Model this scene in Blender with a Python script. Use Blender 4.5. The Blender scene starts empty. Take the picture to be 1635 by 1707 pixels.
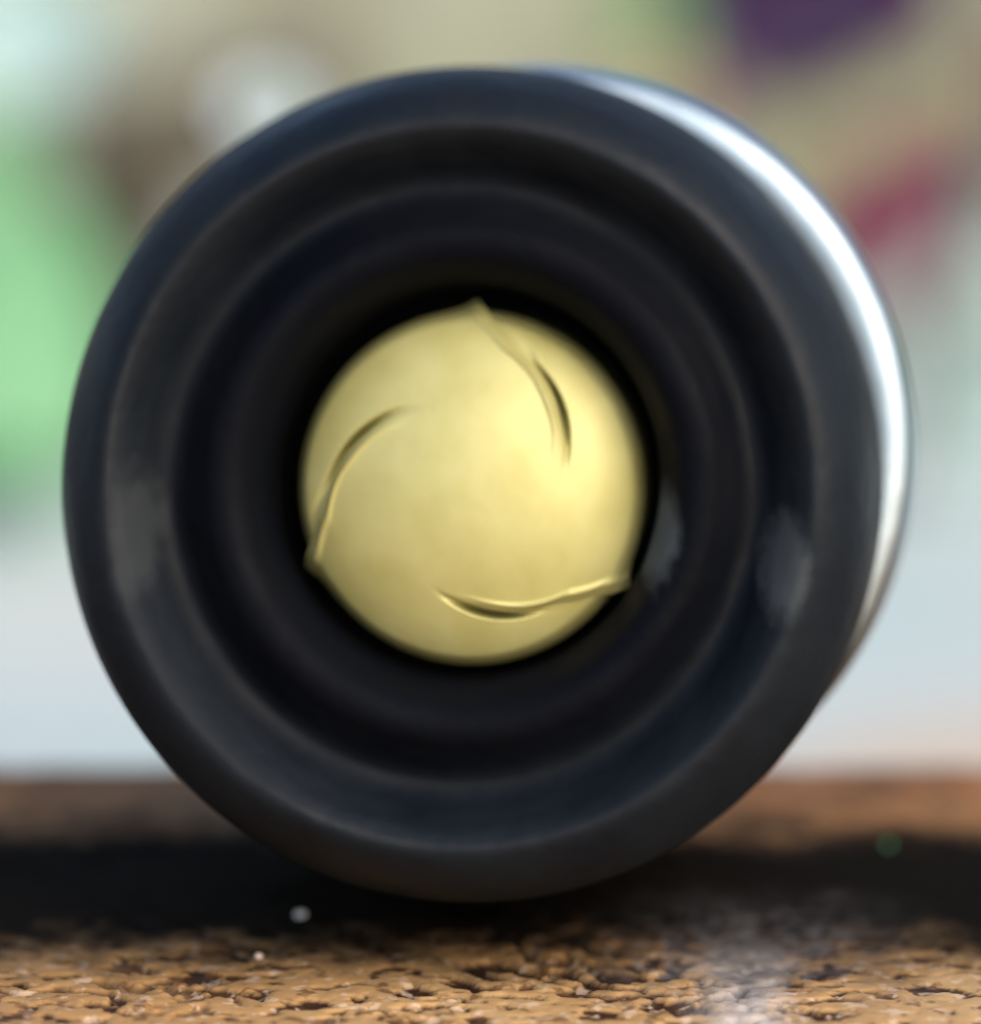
import bpy, bmesh, math, random
from mathutils import Vector, Matrix, noise
import numpy as np

MM = 0.001
SC = bpy.context.scene
COL = SC.collection
RND = random.Random(7)

# ------------------------------------------------------------------ camera
# all numbers in millimetres; x right, y away from the camera, z up, board top at z = 0
YAW, PITCH = math.radians(3.8), math.radians(10.0)
R_SILVER, S_SILVER = 13.75, 7.5          # rim that carries the tube, and how far it lies behind the black rim
D = 180.0
K = 54.0                                  # picture pixels per mm at distance D
CX = (1635 - 1) / 2.0
RIM_X, RIM_Z = 0.0, R_SILVER * math.cos(PITCH) + S_SILVER * math.sin(PITCH)
VX, VY = 960.0, -1200.0                   # where the viewing axis meets the (cropped) picture plane
CAM = Vector(((VX - 772) / K, -D, RIM_Z + (806 - VY) / K))
cam_data = bpy.data.cameras.new('camera')
cam = bpy.data.objects.new('camera', cam_data)
COL.objects.link(cam)
cam.location = CAM * MM
cam.rotation_euler = (math.radians(90), 0, 0)
cam_data.sensor_fit = 'HORIZONTAL'
cam_data.sensor_width = 36
cam_data.lens = 36 * D / (1635 / K)
cam_data.shift_x = -(VX - 817.5) / 1635
cam_data.shift_y = -(853.5 - VY) / 1635
cam_data.clip_start = 0.005
cam_data.clip_end = 300
cam_data.dof.use_dof = True
cam_data.dof.focus_distance = 176.8 * MM
APERTURE = 9.2
cam_data.dof.aperture_fstop = cam_data.lens / APERTURE
SC.camera = cam

# ------------------------------------------------------------------ sky, sun, exposure
SUN_EL, SUN_ROT = math.radians(35), math.radians(142)
world = bpy.data.worlds.new("World")
SC.world = world
world.use_nodes = True
wn = world.node_tree
bg = wn.nodes['Background']
sky = wn.nodes.new('ShaderNodeTexSky')
sky.sky_type = 'NISHITA'
sky.sun_disc = False
sky.sun_elevation = SUN_EL
sky.sun_rotation = SUN_ROT
sky.air_density = 1.0
sky.dust_density = 3.0
wn.links.new(sky.outputs[0], bg.inputs[0])
bg.inputs[1].default_value = 0.15
sd = bpy.data.lights.new('sun', 'SUN')
sd.energy = 0.8
sd.angle = math.radians(80)
sd.color = (1, 0.96, 0.91)
sun = bpy.data.objects.new('sun', sd)
COL.objects.link(sun)
sdir = Vector((math.sin(SUN_ROT) * math.cos(SUN_EL), math.cos(SUN_ROT) * math.cos(SUN_EL), math.sin(SUN_EL)))
sun.rotation_euler = sdir.to_track_quat('Z', 'Y').to_euler()
SC.view_settings.view_transform = 'Standard'
SC.view_settings.look = 'None'
SC.view_settings.exposure = 0.95
SC.view_settings.gamma = 1.0


# ------------------------------------------------------------------ helpers
def at(px, py, d):
    """the place (mm) that stands at a picture point, d mm in front of the camera"""
    s = K * D / d
    return Vector((CAM.x + (px - VX) / s, CAM.y + d, CAM.z - (py - VY) / s))


def tag(o, label=None, cat=None, group=None, kind=None):
    for k, v in (('label', label), ('category', cat), ('group', group), ('kind', kind)):
        if v:
            o[k] = v
    return o


def empty(name, loc, label, cat, group=None):
    o = bpy.data.objects.new(name, None)
    o.empty_display_size = 0.003
    COL.objects.link(o)
    o.location = Vector(loc) * MM
    return tag(o, label, cat, group)


def mesh_obj(name, verts, faces, mat, parent=None, smooth=True, scale=MM):
    me = bpy.data.meshes.new(name)
    me.from_pydata([tuple(c * scale for c in v) for v in verts], [], faces)
    me.update()
    if smooth:
        me.polygons.foreach_set('use_smooth', [True] * len(me.polygons))
    me.materials.append(mat)
    o = bpy.data.objects.new(name, me)
    COL.objects.link(o)
    if parent:
        o.parent = parent
    return o


def grid_faces(nu, nv, wrap_u=False, flip=False):
    f = []
    for i in range(nu if wrap_u else nu - 1):
        a, b = i * nv, ((i + 1) % nu) * nv
        for j in range(nv - 1):
            q = (a + j, b + j, b + j + 1, a + j + 1)
            f.append(q[::-1] if flip else q)
    return f


def catmull(pts, n=8):
    out = []
    P = [pts[0]] + list(pts) + [pts[-1]]
    for i in range(1, len(P) - 2):
        p0, p1, p2, p3 = [np.array(p, float) for p in P[i - 1:i + 3]]
        for t in np.linspace(0, 1, n, endpoint=False):
            out.append(tuple(0.5 * (2 * p1 + (p2 - p0) * t + (2 * p0 - 5 * p1 + 4 * p2 - p3) * t ** 2
                                    + (3 * p1 - p0 - 3 * p2 + p3) * t ** 3)))
    out.append(tuple(pts[-1]))
    return out


def lathe(name, profile, mat, parent, seg=160, n=8, y0=0.0, z0=0.0, smooth_curve=True, x0=0.0):
    """profile of (y, r) turned round the tube's axis"""
    pr = catmull(profile, n) if smooth_curve else profile
    v = []
    for i in range(seg):
        a = 2 * math.pi * i / seg
        for (y, r) in pr:
            v.append((x0 + r * math.cos(a), y + y0, z0 + r * math.sin(a)))
    return mesh_obj(name, v, grid_faces(seg, len(pr), True), mat, parent)


def node_mat(name):
    m = bpy.data.materials.new(name)
    m.use_nodes = True
    nt = m.node_tree
    return m, nt, nt.nodes['Principled BSDF']


def ramp(nt, stops):
    r = nt.nodes.new('ShaderNodeValToRGB')
    e = r.color_ramp.elements
    e[0].position, e[0].color = stops[0][0], (*stops[0][1], 1)
    e[1].position, e[1].color = stops[-1][0], (*stops[-1][1], 1)
    for p, c in stops[1:-1]:
        x = e.new(p)
        x.color = (*c, 1)
    return r


def noise_node(nt, scale, detail=4, rough=0.55, coord='Object'):
    tc = nt.nodes.new('ShaderNodeTexCoord')
    n = nt.nodes.new('ShaderNodeTexNoise')
    n.inputs['Scale'].default_value = scale
    n.inputs['Detail'].default_value = detail
    n.inputs['Roughness'].default_value = rough
    nt.links.new(tc.outputs[coord], n.inputs['Vector'])
    return n


def simple(name, c0, c1, scale, rough=0.5, metallic=0.0, bump=0.0, bscale=None, spec=0.5, rough2=None, trans=0.0, dist=0.0002):
    m, nt, b = node_mat(name)
    n = noise_node(nt, scale)
    r = ramp(nt, [(0.3, c0), (0.7, c1)])
    nt.links.new(n.outputs['Fac'], r.inputs[0])
    nt.links.new(r.outputs[0], b.inputs['Base Color'])
    b.inputs['Roughness'].default_value = rough
    b.inputs['Metallic'].default_value = metallic
    b.inputs['Specular IOR Level'].default_value = spec
    if rough2 is not None:
        mr = nt.nodes.new('ShaderNodeMapRange')
        mr.inputs['To Min'].default_value = rough
        mr.inputs['To Max'].default_value = rough2
        n2 = noise_node(nt, scale * 3)
        nt.links.new(n2.outputs['Fac'], mr.inputs['Value'])
        nt.links.new(mr.outputs[0], b.inputs['Roughness'])
    if bump:
        n3 = noise_node(nt, bscale or scale * 4, 3)
        bp = nt.nodes.new('ShaderNodeBump')
        bp.inputs['Strength'].default_value = bump
        bp.inputs['Distance'].default_value = dist
        nt.links.new(n3.outputs['Fac'], bp.inputs['Height'])
        nt.links.new(bp.outputs[0], b.inputs['Normal'])
    if trans:
        tr = nt.nodes.new('ShaderNodeBsdfTranslucent')
        nt.links.new(r.outputs[0], tr.inputs['Color'])
        mx = nt.nodes.new('ShaderNodeMixShader')
        mx.inputs[0].default_value = trans
        nt.links.new(b.outputs[0], mx.inputs[1])
        nt.links.new(tr.outputs[0], mx.inputs[2])
        nt.links.new(mx.outputs[0], nt.nodes['Material Output'].inputs['Surface'])
    return m


# ------------------------------------------------------------------ materials
def make_black():
    # black moulded rubber; darker and duller inside the mouth (radius under about 8 mm)
    m, nt, b = node_mat('black_rubber')
    tc = nt.nodes.new('ShaderNodeTexCoord')
    vm = nt.nodes.new('ShaderNodeVectorMath')
    vm.operation = 'SUBTRACT'
    vm.inputs[1].default_value = (0, 0, R_SILVER * MM)
    nt.links.new(tc.outputs['Object'], vm.inputs[0])
    sc = nt.nodes.new('ShaderNodeVectorMath')
    sc.operation = 'MULTIPLY'
    sc.inputs[1].default_value = (1, 0, 1)
    nt.links.new(vm.outputs[0], sc.inputs[0])
    ln = nt.nodes.new('ShaderNodeVectorMath')
    ln.operation = 'LENGTH'
    nt.links.new(sc.outputs[0], ln.inputs[0])
    lin = nt.nodes.new('ShaderNodeMapRange')
    lin.interpolation_type = 'SMOOTHSTEP'
    nt.links.new(ln.outputs['Value'], lin.inputs['Value'])
    lin.inputs['From Min'].default_value = 7.8 * MM
    lin.inputs['From Max'].default_value = 10.5 * MM
    n = noise_node(nt, 330)
    r = ramp(nt, [(0.3, (0.0015, 0.0036, 0.0068)), (0.7, (0.0036, 0.0064, 0.0100))])
    nt.links.new(n.outputs['Fac'], r.inputs[0])
    mx = nt.nodes.new('ShaderNodeMix')
    mx.data_type = 'RGBA'
    mx.inputs[6].default_value = (0.002, 0.0026, 0.0045, 1)
    nt.links.new(lin.outputs[0], mx.inputs[0])
    nt.links.new(r.outputs[0], mx.inputs[7])
    col = mx.outputs[2]
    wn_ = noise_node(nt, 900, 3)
    for (cx, cz, ax, az, amt) in ((9.95, -2.3, .95, 2.0, .05), (-10.0, -1.7, 1.0, 2.6, .022), (6.05, -1.5, .85, 1.9, .06)):  # soft grey glints of reflected light painted into the rubber's colour
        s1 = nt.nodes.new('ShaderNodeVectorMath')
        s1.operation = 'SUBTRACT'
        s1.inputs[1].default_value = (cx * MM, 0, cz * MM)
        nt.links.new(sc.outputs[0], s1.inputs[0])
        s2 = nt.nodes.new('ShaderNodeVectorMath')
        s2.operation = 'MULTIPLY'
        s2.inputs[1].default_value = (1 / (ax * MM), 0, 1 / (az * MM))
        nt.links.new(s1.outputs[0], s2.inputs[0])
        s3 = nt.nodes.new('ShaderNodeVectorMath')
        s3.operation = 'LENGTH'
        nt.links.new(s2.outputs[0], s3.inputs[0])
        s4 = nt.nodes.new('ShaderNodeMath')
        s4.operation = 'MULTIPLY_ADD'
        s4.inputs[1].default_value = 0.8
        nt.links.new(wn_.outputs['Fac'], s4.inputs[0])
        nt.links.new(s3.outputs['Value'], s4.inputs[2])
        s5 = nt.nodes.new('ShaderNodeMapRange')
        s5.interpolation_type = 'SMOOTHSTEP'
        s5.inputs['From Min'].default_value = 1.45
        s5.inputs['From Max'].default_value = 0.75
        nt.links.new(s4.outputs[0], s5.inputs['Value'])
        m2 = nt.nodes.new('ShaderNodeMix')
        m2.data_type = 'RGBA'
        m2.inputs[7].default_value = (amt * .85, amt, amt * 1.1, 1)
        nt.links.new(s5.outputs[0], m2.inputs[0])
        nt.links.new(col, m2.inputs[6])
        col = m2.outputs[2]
    nt.links.new(col, b.inputs['Base Color'])
    sp = nt.nodes.new('ShaderNodeMapRange')
    nt.links.new(lin.outputs[0], sp.inputs['Value'])
    sp.inputs['To Min'].default_value = 0.05
    sp.inputs['To Max'].default_value = 0.21
    nt.links.new(sp.outputs[0], b.inputs['Specular IOR Level'])
    # uneven gloss from handling
    n2 = noise_node(nt, 170, 3)
    ro = nt.nodes.new('ShaderNodeMapRange')
    nt.links.new(n2.outputs['Fac'], ro.inputs['Value'])
    ro.inputs['From Min'].default_value = 0.35
    ro.inputs['From Max'].default_value = 0.65
    ro.inputs['To Min'].default_value = 0.46
    ro.inputs['To Max'].default_value = 0.70
    nt.links.new(ro.outputs[0], b.inputs['Roughness'])
    n3 = noise_node(nt, 9000, 3)
    n4 = noise_node(nt, 500, 2)
    bp = nt.nodes.new('ShaderNodeBump')
    bp.inputs['Strength'].default_value = 0.25
    bp.inputs['Distance'].default_value = 0.00003
    nt.links.new(n3.outputs['Fac'], bp.inputs['Height'])
    bp2 = nt.nodes.new('ShaderNodeBump')
    bp2.inputs['Strength'].default_value = 0.3
    bp2.inputs['Distance'].default_value = 0.0004
    nt.links.new(n4.outputs['Fac'], bp2.inputs['Height'])
    nt.links.new(bp.outputs[0], bp2.inputs['Normal'])
    nt.links.new(bp2.outputs[0], b.inputs['Normal'])
    return m


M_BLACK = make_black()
M_WELL = simple('matt_black', (0.002, 0.0025, 0.004), (0.004, 0.0045, 0.006), 400, 0.55, spec=0.12)
M_FOOT = simple('dull_black', (0.001, 0.001, 0.001), (0.002, 0.002, 0.002), 400, 0.9, spec=0.0)
M_SILVER = simple('brushed_silver', (0.23, 0.29, 0.33), (0.33, 0.39, 0.43), 300, 0.28, 1.0, rough2=0.42, bump=.15, bscale=1200, dist=.0001)
M_GOLD = simple('satin_gold', (0.38, 0.345, 0.115), (0.47, 0.44, 0.18), 420, 0.50, 0.24, bump=0.08, bscale=9000, rough2=0.5,
                dist=0.00002)


# ------------------------------------------------------------------ the setting: ground
def make_ground():
    m, nt, b = node_mat('pale_paving')
    n = noise_node(nt, 30, 5)
    r = ramp(nt, [(0.3, (0.40, 0.50, 0.475)), (0.55, (0.49, 0.545, 0.52)), (0.75, (0.60, 0.55, 0.485))])
    nt.links.new(n.outputs['Fac'], r.inputs[0])
    # warm bounce light from the board painted into the paving, at the right
    tc = nt.nodes.new('ShaderNodeTexCoord')
    d1 = nt.nodes.new('ShaderNodeVectorMath')
    d1.operation = 'SUBTRACT'
    d1.inputs[1].default_value = (0.036, 0.082, 0)
    nt.links.new(tc.outputs['Object'], d1.inputs[0])
    d2 = nt.nodes.new('ShaderNodeVectorMath')
    d2.operation = 'MULTIPLY'
    d2.inputs[1].default_value = (1 / 0.030, 1 / 0.024, 0)
    nt.links.new(d1.outputs[0], d2.inputs[0])
    d3 = nt.nodes.new('ShaderNodeVectorMath')
    d3.operation = 'LENGTH'
    nt.links.new(d2.outputs[0], d3.inputs[0])
    nd = noise_node(nt, 120, 5, 0.65)
    d4 = nt.nodes.new('ShaderNodeMath')
    d4.operation = 'ADD'
    nt.links.new(d3.outputs['Value'], d4.inputs[0])
    nt.links.new(nd.outputs['Fac'], d4.inputs[1])
    d5 = nt.nodes.new('ShaderNodeMapRange')
    d5.inputs['From Min'].default_value = 1.75
    d5.inputs['From Max'].default_value = 1.2
    nt.links.new(d4.outputs[0], d5.inputs['Value'])
    dm = nt.nodes.new('ShaderNodeMix')
    dm.data_type = 'RGBA'
    dm.inputs[7].default_value = (0.58, 0.43, 0.30, 1)
    nt.links.new(d5.outputs[0], dm.inputs[0])
    nt.links.new(r.outputs[0], dm.inputs[6])
    nt.links.new(dm.outputs[2], b.inputs['Base Color'])
    b.inputs['Roughness'].default_value = 0.7
    n2 = noise_node(nt, 900, 4)
    bp = nt.nodes.new('ShaderNodeBump')
    bp.inputs['Strength'].default_value = 0.3
    bp.inputs['Distance'].default_value = 0.0005
    nt.links.new(n2.outputs['Fac'], bp.inputs['Height'])
    nt.links.new(bp.outputs[0], b.inputs['Normal'])
    s = 60000
    o = mesh_obj('ground', [(-s, -s, -18.2), (s, -s, -18.2), (s, s, -18.2), (-s, s, -18.2)], [(0, 1, 2, 3)], m, smooth=False)
    tag(o, 'pale whitish paving stretching behind the wooden board', 'ground', kind='structure')


make_ground()


# ------------------------------------------------------------------ wooden board with crackled varnish
def axis(lo, f0, f1, hi, step, grow=1.25):
    a = list(np.arange(f0, f1 + step * .5, step))
    s, x = step, f1
    while x < hi:
        s *= grow
        x = min(x + s, hi)
        a.append(x)
    s, x = step, f0
    pre = []
    while x > lo:
        s *= grow
        x = max(x - s, lo)
        pre.append(x)
    return pre[::-1] + a


BOARD_BACK = 25.0


def make_board():
    m, nt, b = node_mat('varnished_wood')
    tc = nt.nodes.new('ShaderNodeTexCoord')
    sep = nt.nodes.new('ShaderNodeSeparateXYZ')
    nt.links.new(tc.outputs['Object'], sep.inputs[0])

    def mnode(op, a, c=None, clamp=False):
        q = nt.nodes.new('ShaderNodeMath')
        q.operation = op
        q.use_clamp = clamp
        for i, v in enumerate((a, c)):
            if v is None:
                continue
            if isinstance(v, (int, float)):
                q.inputs[i].default_value = v
            else:
                nt.links.new(v, q.inputs[i])
        return q.outputs[0]

    def mix(fac, A, B):
        q = nt.nodes.new('ShaderNodeMix')
        q.data_type = 'RGBA'
        nt.links.new(fac, q.inputs[0])
        for i, v in ((6, A), (7, B)):
            if isinstance(v, tuple):
                q.inputs[i].default_value = (*v, 1)
            else:
                nt.links.new(v, q.inputs[i])
        return q.outputs[2]

    def smooth(v, lo, hi):
        q = nt.nodes.new('ShaderNodeMapRange')
        q.interpolation_type = 'SMOOTHSTEP'
        nt.links.new(v, q.inputs['Value'])
        q.inputs['From Min'].default_value = lo
        q.inputs['From Max'].default_value = hi
        return q.outputs[0]

    big = noise_node(nt, 90, 4)
    wood = ramp(nt, [(0.25, (0.29, 0.145, 0.050)), (0.5, (0.42, 0.235, 0.090)), (0.75, (0.52, 0.32, 0.14))])
    nt.links.new(big.outputs['Fac'], wood.inputs[0])
    # dark brown pigment and painted relief shade in the crackle, carried on the mesh as the height of the varnish
    at_ = nt.nodes.new('ShaderNodeAttribute')
    at_.attribute_name = 'varnish'
    pig_and_shade = ramp(nt, [(0.10, (1, 1, 1)), (0.75, (0, 0, 0))])
    nt.links.new(at_.outputs['Fac'], pig_and_shade.inputs[0])
    patch = noise_node(nt, 150, 3)
    pfac = mnode('MULTIPLY', pig_and_shade.outputs[0], smooth(patch.outputs['Fac'], 0.28, 0.48))
    col = mix(pfac, wood.outputs[0], (0.04, 0.015, 0.006))
    fl = noise_node(nt, 1500, 2)
    col = mix(mnode('MULTIPLY', smooth(fl.outputs['Fac'], 0.56, 0.66), 0.6), col, (0.66, 0.48, 0.33))
    fl2 = noise_node(nt, 1100, 3)
    col = mix(mnode('MULTIPLY', smooth(fl2.outputs['Fac'], 0.56, 0.66), 0.75), col, (0.11, 0.045, 0.018))
    wob2 = noise_node(nt, 320, 5, 0.65)
    ys = mnode('ADD', sep.outputs[1], mnode('MULTIPLY', mnode('SUBTRACT', wob2.outputs['Fac'], 0.5), 0.012))
    # greyish reflection streak painted into the varnish colour, running away from the viewer
    wob = noise_node(nt, 260, 3)
    xs = mnode('ADD', sep.outputs[0], mnode('MULTIPLY', mnode('SUBTRACT', wob.outputs['Fac'], 0.5), 0.004))
    sx = mnode('ABSOLUTE', mnode('SUBTRACT', xs, 0.0087))
    streak = mnode('SUBTRACT', 1.0, smooth(sx, 0.0004, 0.0022))
    streak = mnode('MULTIPLY', streak, mnode('SUBTRACT', 1.0, smooth(sep.outputs[1], 0.002, 0.006)))
    streak = mnode('MULTIPLY', streak, smooth(ys, -0.022, -0.010))
    col = mix(mnode('MULTIPLY', streak, 0.75), col, (0.46, 0.42, 0.39))
    # black band along the middle of the board, uneven borders
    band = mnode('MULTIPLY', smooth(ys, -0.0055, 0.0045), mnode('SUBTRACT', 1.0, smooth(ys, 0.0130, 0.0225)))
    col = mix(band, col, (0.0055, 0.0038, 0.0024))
    # grey haze of reflected sky painted over the black band, right of the tube
    gx = mnode('ABSOLUTE', mnode('SUBTRACT', xs, 0.0092))
    sky_sheen = mnode('MULTIPLY', mnode('SUBTRACT', 1.0, smooth(gx, 0.0010, 0.0062)),
                  mnode('MULTIPLY', smooth(ys, -0.006, 0.000), mnode('SUBTRACT', 1.0, smooth(ys, 0.003, 0.0095))))
    sheen_noise = noise_node(nt, 1300, 4, 0.7)
    sky_sheen = mnode('MULTIPLY', sky_sheen, smooth(sheen_noise.outputs['Fac'], 0.36, 0.72))
    col = mix(mnode('MULTIPLY', sky_sheen, 0.8), col, (0.115, 0.105, 0.105))
    # redder, darker strip at the back edge
    red = ramp(nt, [(0.35, (0.06, 0.022, 0.007)), (0.62, (0.30, 0.125, 0.04))])
    nt.links.new(wob2.outputs['Fac'], red.inputs[0])
    rf = smooth(ys, 0.0140, 0.0225)
    col = mix(rf, col, red.outputs[0])
    nt.links.new(col, b.inputs['Base Color'])
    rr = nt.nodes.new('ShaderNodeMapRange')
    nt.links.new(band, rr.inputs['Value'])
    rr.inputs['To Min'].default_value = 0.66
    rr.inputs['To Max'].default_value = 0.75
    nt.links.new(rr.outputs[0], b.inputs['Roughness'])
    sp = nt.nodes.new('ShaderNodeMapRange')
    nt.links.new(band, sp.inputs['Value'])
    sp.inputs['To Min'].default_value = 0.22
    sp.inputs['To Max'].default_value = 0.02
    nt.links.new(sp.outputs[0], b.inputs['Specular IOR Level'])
    fine = noise_node(nt, 6000, 3)
    bp = nt.nodes.new('ShaderNodeBump')
    bp.inputs['Strength'].default_value = 0.35
    bp.inputs['Distance'].default_value = 0.00004
    nt.links.new(fine.outputs['Fac'], bp.inputs['Height'])
    nt.links.new(bp.outputs[0], b.inputs['Normal'])

    xs_ = axis(-160, -19, 19, 160, 0.13)
    ys_ = [y for y in axis(-420, -12, BOARD_BACK - 1.2, BOARD_BACK - 1.2, 0.12)]
    back = [(BOARD_BACK - 1.2 + 1.2 * math.sin(t), -1.2 + 1.2 * math.cos(t)) for t in np.linspace(0.15, math.pi / 2, 9)]
    rows = [(y, 0.0) for y in ys_] + back + [(BOARD_BACK, -18.0)]
    verts, vh = [], []
    V3 = Vector
    for x in xs_:
        for (y, z) in rows:
            near = -20 < x < 20 and y > -13
            h, f = 0.0, 1.0
            if near and z > -6:
                w = noise.noise_vector(V3((x * .5, y * .5, 3)))
                q = V3((x * 1.2 + y * .5 + w.x * .5, y * 1.55 + w.y * .5, 0.4))
                g = noise.noise(q) + .55 * noise.noise(q * 2.1) + .3 * noise.noise(q * 4.3)
                amp = 0.55 + 0.75 * noise.noise(V3((x * .16, y * .2, 17))) + .42 * math.exp(-((x - 3.5) / 5) ** 2)
                amp = max(0.22, min(1.2, amp))
                f = min(1.0, max(0.0, (g + 0.27 + .42 * (1 - amp)) / 0.40))
                f = f * f * (3 - 2 * f)
                h = amp * 0.17 * (f - 1) + 0.055 * g * amp + 0.03 * noise.noise(V3((x * 3.5, y * 3.5, 1)))
                if y > 2:
                    k = min(1, (y - 2) / 3)
                    h *= 1 - 0.6 * k
            yy = y
            if z < -0.01 and z > -6:
                yy = y + 0.35 * noise.noise(V3((x * .35, 2, 7))) + 0.15 * noise.noise(V3((x * 1.3, 2, 7)))
            elif y > 19 or z < -6:
                yy = y + 0.35 * noise.noise(V3((x * .35, 2, 7))) if z < -6 else y
            verts.append((x, yy, z + h - (0 if z < -6 else 0.0)))
            vh.append(f)
    n = len(rows)
    faces = grid_faces(len(xs_), n)
    # sides and underside
    i0 = len(verts)
    X0, X1 = -160, 160
    verts += [(X0, -420, -18), (X1, -420, -18)]
    vh += [1, 1]
    last = (len(xs_) - 1) * n
    faces.append(tuple([i0] + list(range(n - 1, -1, -1))))
    faces.append(tuple([i0 + 1] + list(range(last, last + n))))
    faces.append(tuple([i0, i0 + 1] + [i * n for i in range(len(xs_) - 1, -1, -1)]))
    o = mesh_obj('wooden_board', verts, faces, m)
    a = o.data.attributes.new('varnish', 'FLOAT', 'POINT')
    a.data.foreach_set('value', vh)
    tag(o, 'brown wooden board with crackled varnish and a black band under the tube', 'wooden board')
    return o


make_board()

# ------------------------------------------------------------------ the tube
tube = empty('tube', (0, 0, 0), 'short black tube lying on the wooden board with a gold swirl in its open end', 'tube')
tube.rotation_euler = (-PITCH, 0, -YAW)
# origin: the point under the silver rim that touches the board; place so the black rim's centre stands at x = 0, y = 0
rot = Matrix.Rotation(-YAW, 4, 'Z') @ Matrix.Rotation(-PITCH, 4, 'X')
rim_c = rot @ Vector((0, -S_SILVER, R_SILVER))
tube.location = Vector((-rim_c.x, -rim_c.y, 0.06)) * MM
Y0, Z0 = -S_SILVER, R_SILVER

RB = 12.82
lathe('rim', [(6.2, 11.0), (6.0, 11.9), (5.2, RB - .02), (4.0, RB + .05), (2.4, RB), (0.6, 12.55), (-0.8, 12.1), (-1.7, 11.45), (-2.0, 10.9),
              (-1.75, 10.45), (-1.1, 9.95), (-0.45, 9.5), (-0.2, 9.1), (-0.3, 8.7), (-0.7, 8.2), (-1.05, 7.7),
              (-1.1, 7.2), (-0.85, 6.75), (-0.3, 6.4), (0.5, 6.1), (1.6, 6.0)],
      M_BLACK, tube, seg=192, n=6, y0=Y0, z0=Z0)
lathe('bore', [(1.6, 6.0), (3.0, 5.95), (7, 5.9), (7.2, 5.2), (7.2, 0.01)], M_WELL, tube, seg=128, y0=Y0, z0=Z0,
      smooth_curve=False)
lathe('silver_band', [(5.6, 10.8), (5.6, 11.4), (5.8, 11.85), (6.2, 12.0), (7.0, 12.13), (8.0, 12.13), (8.7, 12.05), (9.1, 11.9),
                      (9.2, 11.5), (9.2, 10.9)],
      M_SILVER, tube, seg=192, n=6, y0=Y0, z0=Z0 + 0.95, x0=1.75)
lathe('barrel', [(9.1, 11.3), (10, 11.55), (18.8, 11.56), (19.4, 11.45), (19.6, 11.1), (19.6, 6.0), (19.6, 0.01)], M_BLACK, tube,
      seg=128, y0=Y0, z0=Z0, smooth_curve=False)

# a black saddle foot under the silver band carries the front of the tube on the board
fv = []
FA = np.linspace(-math.pi / 2 - .06, -math.pi / 2 + .06, 9)
fp = [(7.0, 11.3), (7.0, R_SILVER - .35), (7.2, R_SILVER - .1), (7.5, R_SILVER), (8.4, R_SILVER), (8.9, R_SILVER - .05), (9.2, R_SILVER - .25), (9.2, 11.3)]
for a in FA:
    for (y, r) in fp:
        fv.append((r * math.cos(a), y + Y0, Z0 + r * math.sin(a)))
ff = grid_faces(len(FA), len(fp)) + [tuple(range(8)), tuple(range(len(fv) - 1, len(fv) - 9, -1))]
mesh_obj('foot', fv, ff, M_FOOT, tube, smooth=False)

# gold closure: three petals twisted over one another; r and heights as fractions of the radius
RG = 5.42
GX, GZ = 0.12, -0.22
SEAM_PHI = [0, 10, 22, 36, 52, 68, 84, 100, 130, 160]
SEAM_R = [1.085, 0.93, 0.81, 0.745, 0.66, 0.585, 0.50, 0.40, 0.20, 0.0]


def seam_phi(r):
    return float(np.interp(-r, [-q for q in SEAM_R], SEAM_PHI))


def bump_(x, c, w):
    return math.exp(-((x - c) / w) ** 2)


def dome(r):
    return 0.22 * math.sqrt(max(0, 1 - min(r, 1.0) ** 2 * 0.95)) + 0.24 * (1 - r * r)


def petal_mesh(k):
    tip = 90.5 + (0, 116.5, 239.5)[k]
    nxt = (116.5, 123.0, 121.0)[k]           # angle on to the seam of the petal that covers this one
    NR, NT = 120, 150
    verts = []
    ts = np.concatenate([np.linspace(0, .12, 40, endpoint=False), np.linspace(.12, .85, 60, endpoint=False), np.linspace(.85, 1.0, 50)])
    for t in ts:
        for i in range(NR):
            u = (i / (NR - 1)) ** 0.8
            # outline: a small beak at the tip of the petal, else round
            ang_from_tip = t * nxt
            rim = 1.0 + 0.068 * math.exp(-(ang_from_tip / 7.0) ** 1.2)
            r = u * rim
            ph = seam_phi(min(r, 1.085))
            under = 3.0 if t > .999 else 0.0
            th = math.radians(tip - ph + t * nxt + under * (t > .99))
            # distance (fraction of radius) from the own seam / from the covering seam, across the seam
            arc = math.radians(t * nxt) * r * 0.42
            arc2 = math.radians((1 - t) * nxt) * r * 0.42
            g_lip = min(1, max(0, ((80, 82, 68)[k] - ph) / 34)) * min(1, max(0, (r - .25) / .25))
            g_slit = bump_(ph, (43, 44, 43)[k], (17, 11, 15)[k])
            lip = 0.016 * math.exp(-arc / 0.12) + 0.021 * bump_(arc, 0.036, 0.013) - 0.022 * bump_(arc, 0.0, 0.012)
            dip = -0.012 * math.exp(-arc2 / 0.10) * min(1, max(0, ((84, 66, 76)[k] - ph) / 36))
            slit = -(0.17, 0.26, 0.17)[k] * g_slit * bump_(arc2, 0.028, 0.019)
            h = dome(r) + lip * g_lip + dip + slit
            if u > 0.93:
                h -= 0.14 * ((u - 0.93) / 0.07) ** 2
            verts.append((GX + RG * r * math.cos(th), -RG * h, GZ + RG * r * math.sin(th)))
    return verts, grid_faces(len(ts), NR)


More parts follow.
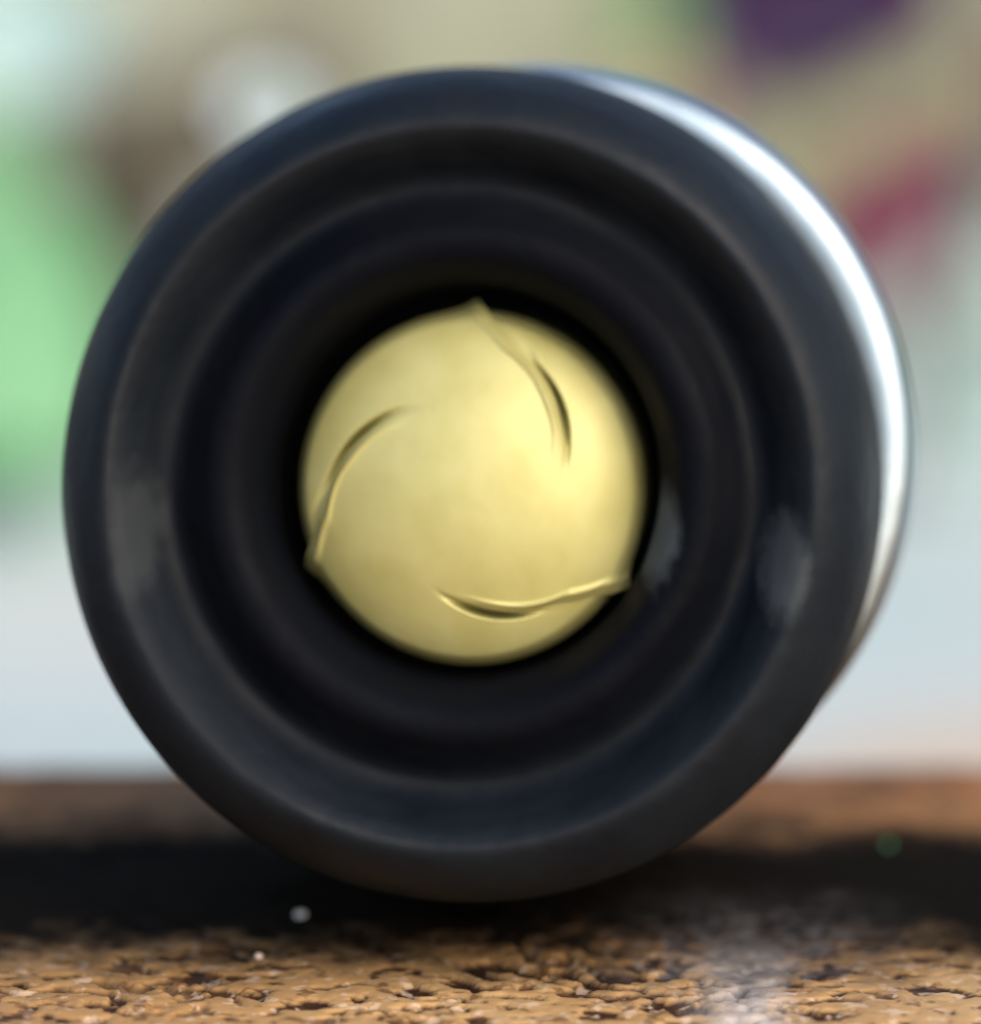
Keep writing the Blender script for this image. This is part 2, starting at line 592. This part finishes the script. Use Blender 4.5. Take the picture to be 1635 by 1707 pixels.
G_Y = 1.5
back = []
seg, prof = 96, [(0.0, 0.0), (0.6, 0.0), (0.97, 0.06), (1.0, 0.14), (1.0, 1.2)]
for i in range(seg):
    a = 2 * math.pi * i / seg
    for r, y in prof:
        back.append((GX + RG * .985 * r * math.cos(a), Y0 + G_Y + .12 * RG * 0 + RG * (y + 0.02 - dome(min(r, .97)) + 0.22), Z0 + GZ + RG * .985 * r * math.sin(a)))
closure = mesh_obj('closure', back, grid_faces(seg, len(prof), True, True), M_GOLD, tube)
for k in range(3):
    v, f = petal_mesh(k)
    mesh_obj('petal', [(x, y + Y0 + G_Y, z + Z0) for x, y, z in v], f, M_GOLD, closure)


# ------------------------------------------------------------------ crumbs on the board
def crumb(px, py, d, size, mat, label, seed, z=0.0):
    bm = bmesh.new()
    bmesh.ops.create_icosphere(bm, subdivisions=2, radius=1)
    for v in bm.verts:
        n = 1 + .45 * noise.noise(v.co * 1.3 + Vector((seed, 0, 0)))
        v.co = Vector((v.co.x * size[0] * n, v.co.y * size[1] * n, v.co.z * size[2] * n + size[2] * .6)) * MM
    me = bpy.data.meshes.new('crumb')
    bm.to_mesh(me)
    bm.free()
    me.materials.append(mat)
    o = bpy.data.objects.new('crumb', me)
    COL.objects.link(o)
    d = (CAM.z - z) * K * D / (py - VY)
    p = at(px, py, d)
    o.location = Vector((p.x, p.y, z)) * MM
    tag(o, label, 'crumb', 'crumbs lying on the board')


M_CRUMB = simple('white_crumb', (0.55, 0.55, 0.52), (0.7, 0.69, 0.66), 2000, 0.6)
M_CRUMB2 = simple('pink_crumb', (0.6, 0.42, 0.33), (0.7, 0.55, 0.45), 2000, 0.6)
M_CRUMBG = simple('green_crumb', (0.10, 0.38, 0.14), (0.16, 0.46, 0.2), 2000, 0.6)
crumb(500, 1528, 0, (.18, .2, .10), M_CRUMB, 'white crumb on the black band at the left foot of the tube', 1)
crumb(431, 1597, 0, (.12, .16, .08), M_CRUMB2, 'pale pinkish crumb on the tan grain in front of the white crumb', 4)
crumb(1480, 1410, 0, (.09, .12, .07), M_CRUMBG, 'tiny green crumb on the black band to the right of the tube', 8)

# ------------------------------------------------------------------ behind: wall and plants
GROUND = -18.2


def make_wall():
    m, nt, b = node_mat('beige_render')
    n = noise_node(nt, 48, 3)
    r = ramp(nt, [(0.32, (0.08, 0.06, 0.045)), (0.43, (0.15, 0.135, 0.11)), (0.55, (0.25, 0.255, 0.165)), (0.68, (0.34, 0.35, 0.31))])
    nt.links.new(n.outputs['Fac'], r.inputs[0])
    nt.links.new(r.outputs[0], b.inputs['Base Color'])
    b.inputs['Roughness'].default_value = 0.85
    bm = bmesh.new()
    bmesh.ops.create_cube(bm, size=1)
    for v in bm.verts:
        v.co = Vector((v.co.x * 700, 260 + (v.co.y + .5) * 40, GROUND + (v.co.z + .5) * 90)) * MM
    bmesh.ops.bevel(bm, geom=list(bm.edges), offset=.002, segments=2, affect='EDGES')
    me = bpy.data.meshes.new('garden_wall')
    bm.to_mesh(me)
    bm.free()
    me.materials.append(m)
    o = bpy.data.objects.new('garden_wall', me)
    COL.objects.link(o)
    tag(o, 'low beige garden wall out of focus behind the flowers', 'wall')


make_wall()


def frame_from(p, q):
    y = (q - p).normalized()
    x = y.cross(Vector((0, 1, 0)))
    if x.length < .05:
        x = Vector((1, 0, 0))
    x.normalize()
    return x, y, x.cross(y)


def leaf(name, p, q, width, mat, parent, bend=0.15, cup=0.12, face=None, pointy=1.0):
    """blade from p to q (mm, world); its broad side turned to the viewer"""
    p, q = Vector(p), Vector(q)
    x, y, z = frame_from(p, q)
    L = (q - p).length
    nu, nv = 11, 7
    o0 = parent.location / MM
    top = []
    for i in range(nu):
        t = i / (nu - 1)
        w = width * (math.sin(math.pi * t ** (0.8 / pointy)) ** .8 * .96 + .04) * .5
        for j in range(nv):
            s = j / (nv - 1) * 2 - 1
            c = p + y * (L * t) + x * (w * s) + z * (bend * L * math.sin(math.pi * t) + cup * w * s * s)
            top.append(tuple(c - o0))
    th = 0.12
    bot = [tuple(Vector(c) + z * -th) for c in top]
    f = grid_faces(nu, nv)
    off = len(top)
    f2 = [tuple(i + off for i in q_[::-1]) for q_ in f]
    side = []
    ring = [i * nv for i in range(nu)] + [(nu - 1) * nv + j for j in range(1, nv)] + [i * nv + nv - 1 for i in range(nu - 2, -1, -1)] \
        + [j for j in range(nv - 2, 0, -1)]
    for a, c in zip(ring, ring[1:] + ring[:1]):
        side.append((a, c, c + off, a + off))
    return mesh_obj(name, top + bot, f + f2 + side, mat, parent)


def stem(name, pts, r0, r1, mat, parent):
    pts = [Vector(p) for p in pts]
    cp = catmull(pts, 6)
    o0 = parent.location / MM
    v = []
    seg = 10
    for i, c in enumerate(cp):
        c = Vector(c)
        n = Vector(cp[min(i + 1, len(cp) - 1)]) - Vector(cp[max(i - 1, 0)])
        n.normalize()
        a = n.orthogonal().normalized()
        b = n.cross(a)
        r = r0 + (r1 - r0) * i / (len(cp) - 1)
        for k in range(seg):
            t = 2 * math.pi * k / seg
            v.append(tuple(c - o0 + a * r * math.cos(t) + b * r * math.sin(t)))
    f = []
    for i in range(len(cp) - 1):
        for k in range(seg):
            f.append((i * seg + k, i * seg + (k + 1) % seg, (i + 1) * seg + (k + 1) % seg, (i + 1) * seg + k))
    f.append(tuple(range(seg))[::-1])
    f.append(tuple((len(cp) - 1) * seg + k for k in range(seg)))
    return mesh_obj(name, v, f, mat, parent)


def root_at(px, d, name, label, cat, group=None):
    p = at(px, 0, d)
    return empty(name, (p.x, p.y, GROUND), label, cat, group)


M_LEAF = simple('pale_green_leaf', (0.28, 0.62, 0.31), (0.38, 0.70, 0.40), 120, 0.45, trans=0.35)
M_MINT = simple('mint_leaf', (0.52, 0.72, 0.66), (0.62, 0.78, 0.74), 120, 0.45, trans=0.25)
M_GREEN = simple('green_leaf', (0.12, 0.28, 0.11), (0.2, 0.38, 0.16), 120, 0.45, trans=0.3)
M_TEAL = simple('blue_green_leaf', (0.10, 0.24, 0.17), (0.22, 0.38, 0.32), 120, 0.5, trans=0.25)
M_STEM = simple('green_stem', (0.10, 0.2, 0.08), (0.16, 0.27, 0.12), 120, 0.5)
M_DARK = simple('dark_leaf', (0.012, 0.045, 0.030), (0.02, 0.07, 0.045), 120, 0.6, spec=0.1)
M_BROWN = simple('weathered_bark', (0.05, 0.042, 0.026), (0.10, 0.085, 0.055), 90, 0.85, bump=.6, bscale=300)
M_PURPLE = simple('purple_petal', (0.022, 0.002, 0.040), (0.04, 0.004, 0.065), 120, 0.6, spec=0.08, trans=0.1)
M_CRIMSON = simple('crimson_petal', (0.20, 0.010, 0.08), (0.30, 0.022, 0.13), 120, 0.5, spec=0.08, trans=0.25)
M_MAROON = simple('maroon_stem', (0.07, 0.018, 0.025), (0.11, 0.03, 0.04), 120, 0.5)
M_PEACH = simple('peach_petal', (0.60, 0.36, 0.20), (0.7, 0.46, 0.28), 120, 0.5, trans=0.25)
M_PALE = simple('pale_grey_glint_stand_in', (0.55, 0.63, 0.68), (0.64, 0.71, 0.76), 120, 0.5, trans=0.25)

# broad pale-green plant at the left
r_ = root_at(-60, 335, 'broad_leaved_plant', 'pale green broad leaved plant blurred at the left of the tube', 'plant')
d = 325
base = at(-60, 900, d + 10)
base.z = GROUND
stem('stem', [base, at(0, 700, d + 6), at(-60, 330, d + 6), at(-60, 0, d + 6)], .8, .5, M_STEM, r_)
leaf('leaf', at(10, 880, d), at(70, 300, d - 4), 11.0, M_LEAF, r_, .04)
leaf('leaf', at(-120, 700, d), at(-60, 250, d - 2), 7, M_LEAF, r_, .05)
leaf('leaf', at(-90, 330, d + 3), at(60, 130, d), 4.5, M_LEAF, r_, .05)
leaf('leaf', at(-90, 130, d - 30), at(190, 0, d - 33), 6.5, M_MINT, r_, .05)
leaf('leaf', at(-60, 60, d + 3), at(30, -200, d), 6.0, M_MINT, r_, .05)
leaf('leaf', at(-120, 850, d - 3), at(90, 790, d - 3), 3.6, M_DARK, r_, .05)

# wooden stake
r_ = root_at(215, 345, 'wooden_stake', 'weathered brown stake standing between the broad leaves and the tube', 'stake')
p0, p1 = at(215, 0, 345), at(200, 150, 345)
stem('post', [(p0.x, p0.y, GROUND), (p0.x, p0.y, -8), (p1.x - .3, p0.y, -1), (p1.x, p1.y, p1.z)], 4.2, 3.6, M_BROWN, r_)
q = at(430, 190, 355)
stem('side_branch', [(p0.x, p0.y, -2), (p0.x + 3, p0.y + 1, 1.0), (q.x, q.y, q.z), (q.x + 5, q.y, q.z + .5)], 5.0, 2.6, M_BROWN, r_)


def flower(px, d, name, label, centre, radius, n, mat, stem_mat, tilt=0.0, squash=1.0, group=None, leaves=()):
    r = root_at(px, d, name, label, 'flower', group)
    c = at(centre[0], centre[1], d)
    stem('stem', [(r.location.x / MM, r.location.y / MM, GROUND), (r.location.x / MM + 1, r.location.y / MM, (GROUND + c.z) / 2), tuple(c + Vector((0, .6, 0)))],
         .7, .5, stem_mat, r)
    for i in range(n):
        a = 2 * math.pi * i / n + .3 + RND.uniform(-.15, .15)
        tip = c + Vector((math.cos(a) * radius, -.4 + RND.uniform(-.4, .4), math.sin(a) * radius * squash))
        leaf('petal', c, tip, radius * 1.05, mat, r, .06, .2, pointy=1.3)
    bm_c = []
    for i in range(9):
        for j in range(6):
            b_, a_ = math.pi * j / 10, 2 * math.pi * i / 9
            bm_c.append((c.x + .8 * math.sin(b_) * math.cos(a_) - r.location.x / MM, c.y - .3 - .7 * math.cos(b_) - r.location.y / MM,
                         c.z + .8 * math.sin(b_) * math.sin(a_) - r.location.z / MM))
    mesh_obj('flower_centre', bm_c, grid_faces(9, 6, True, True), stem_mat, r)
    for (p, q_, w, m_) in leaves:
        leaf('leaf', p, q_, w, m_, r)
    return r


flower(1380, 335, 'purple_flower', 'deep purple flower at the top edge above the tube', (1350, -40), 8.0, 21, M_PURPLE, M_STEM, group=None)
r_ = flower(1480, 336, 'crimson_flower', 'crimson flower with a dark stalk beside the silver band', (1445, 365), 5.2, 17, M_CRIMSON, M_MAROON)
stem('stalk', [at(1480, 380, 338), at(1580, 280, 338), at(1660, 160, 338), at(1740, 20, 338)], 2.4, 2.0, M_MAROON, r_)
flower(1100, 330, 'peach_flower', 'small peach flower peeping over the rim of the tube', (1095, 165), 2.2, 5, M_PEACH, M_STEM)
flower(520, 252, 'glint_stand_in', 'pale grey flower shape added for the glint behind the rim at upper left', (447, 178), 2.2, 9, M_PALE, M_STEM, squash=.8)  # flower shape added to stand for a glint beside the rim

r_ = root_at(1100, 335, 'green_shoot', 'upright green shoot rising behind the top of the tube', 'plant')
p = at(1100, 400, 335)
stem('stem', [(p.x, p.y, GROUND), tuple(at(1100, 400, 335)), tuple(at(1095, 120, 335))], .6, .4, M_STEM, r_)
leaf('leaf', at(1095, 150, 334), at(1085, -90, 332), 4.5, M_GREEN, r_, .04)
leaf('leaf', at(1095, 60, 334), at(1150, -60, 332), 3.0, M_GREEN, r_, .04)

r_ = root_at(1600, 340, 'blue_green_plant', 'blue green leafy plant at the right edge under the dark stalk', 'plant')
d = 338
p = at(1620, 700, d)
stem('stem', [(p.x, p.y, GROUND), tuple(at(1620, 600, d)), tuple(at(1640, 250, d))], .6, .4, M_STEM, r_)
leaf('leaf', at(1620, 680, d), at(1560, 500, d - 3), 4.2, M_TEAL, r_)
leaf('leaf', at(1630, 480, d), at(1660, 240, d - 3), 4.5, M_TEAL, r_)
leaf('leaf', at(1630, 820, d), at(1680, 650, d - 3), 4.0, M_MINT, r_)
leaf('leaf', at(1620, 760, d), at(1500, 690, d - 3), 3.0, M_PALE, r_)

M_CREAM = simple('cream_leaf', (0.42, 0.42, 0.22), (0.52, 0.52, 0.32), 120, 0.5, trans=0.3)
r_ = root_at(1330, 336, 'cream_leaved_plant', 'pale yellowish arching leaf between the purple and the crimson flower', 'plant')
d = 330
p = at(1330, 500, d)
stem('stem', [(r_.location.x / MM, r_.location.y / MM, GROUND), tuple(p), tuple(at(1270, 330, d))], .6, .5, M_STEM, r_)
leaf('leaf', at(1220, 330, d), at(1450, 160, d - 3), 4.2, M_CREAM, r_, .03, .05)
leaf('leaf', at(1390, 220, d), at(1690, 90, d - 3), 3.8, M_CREAM, r_, .03, .05)
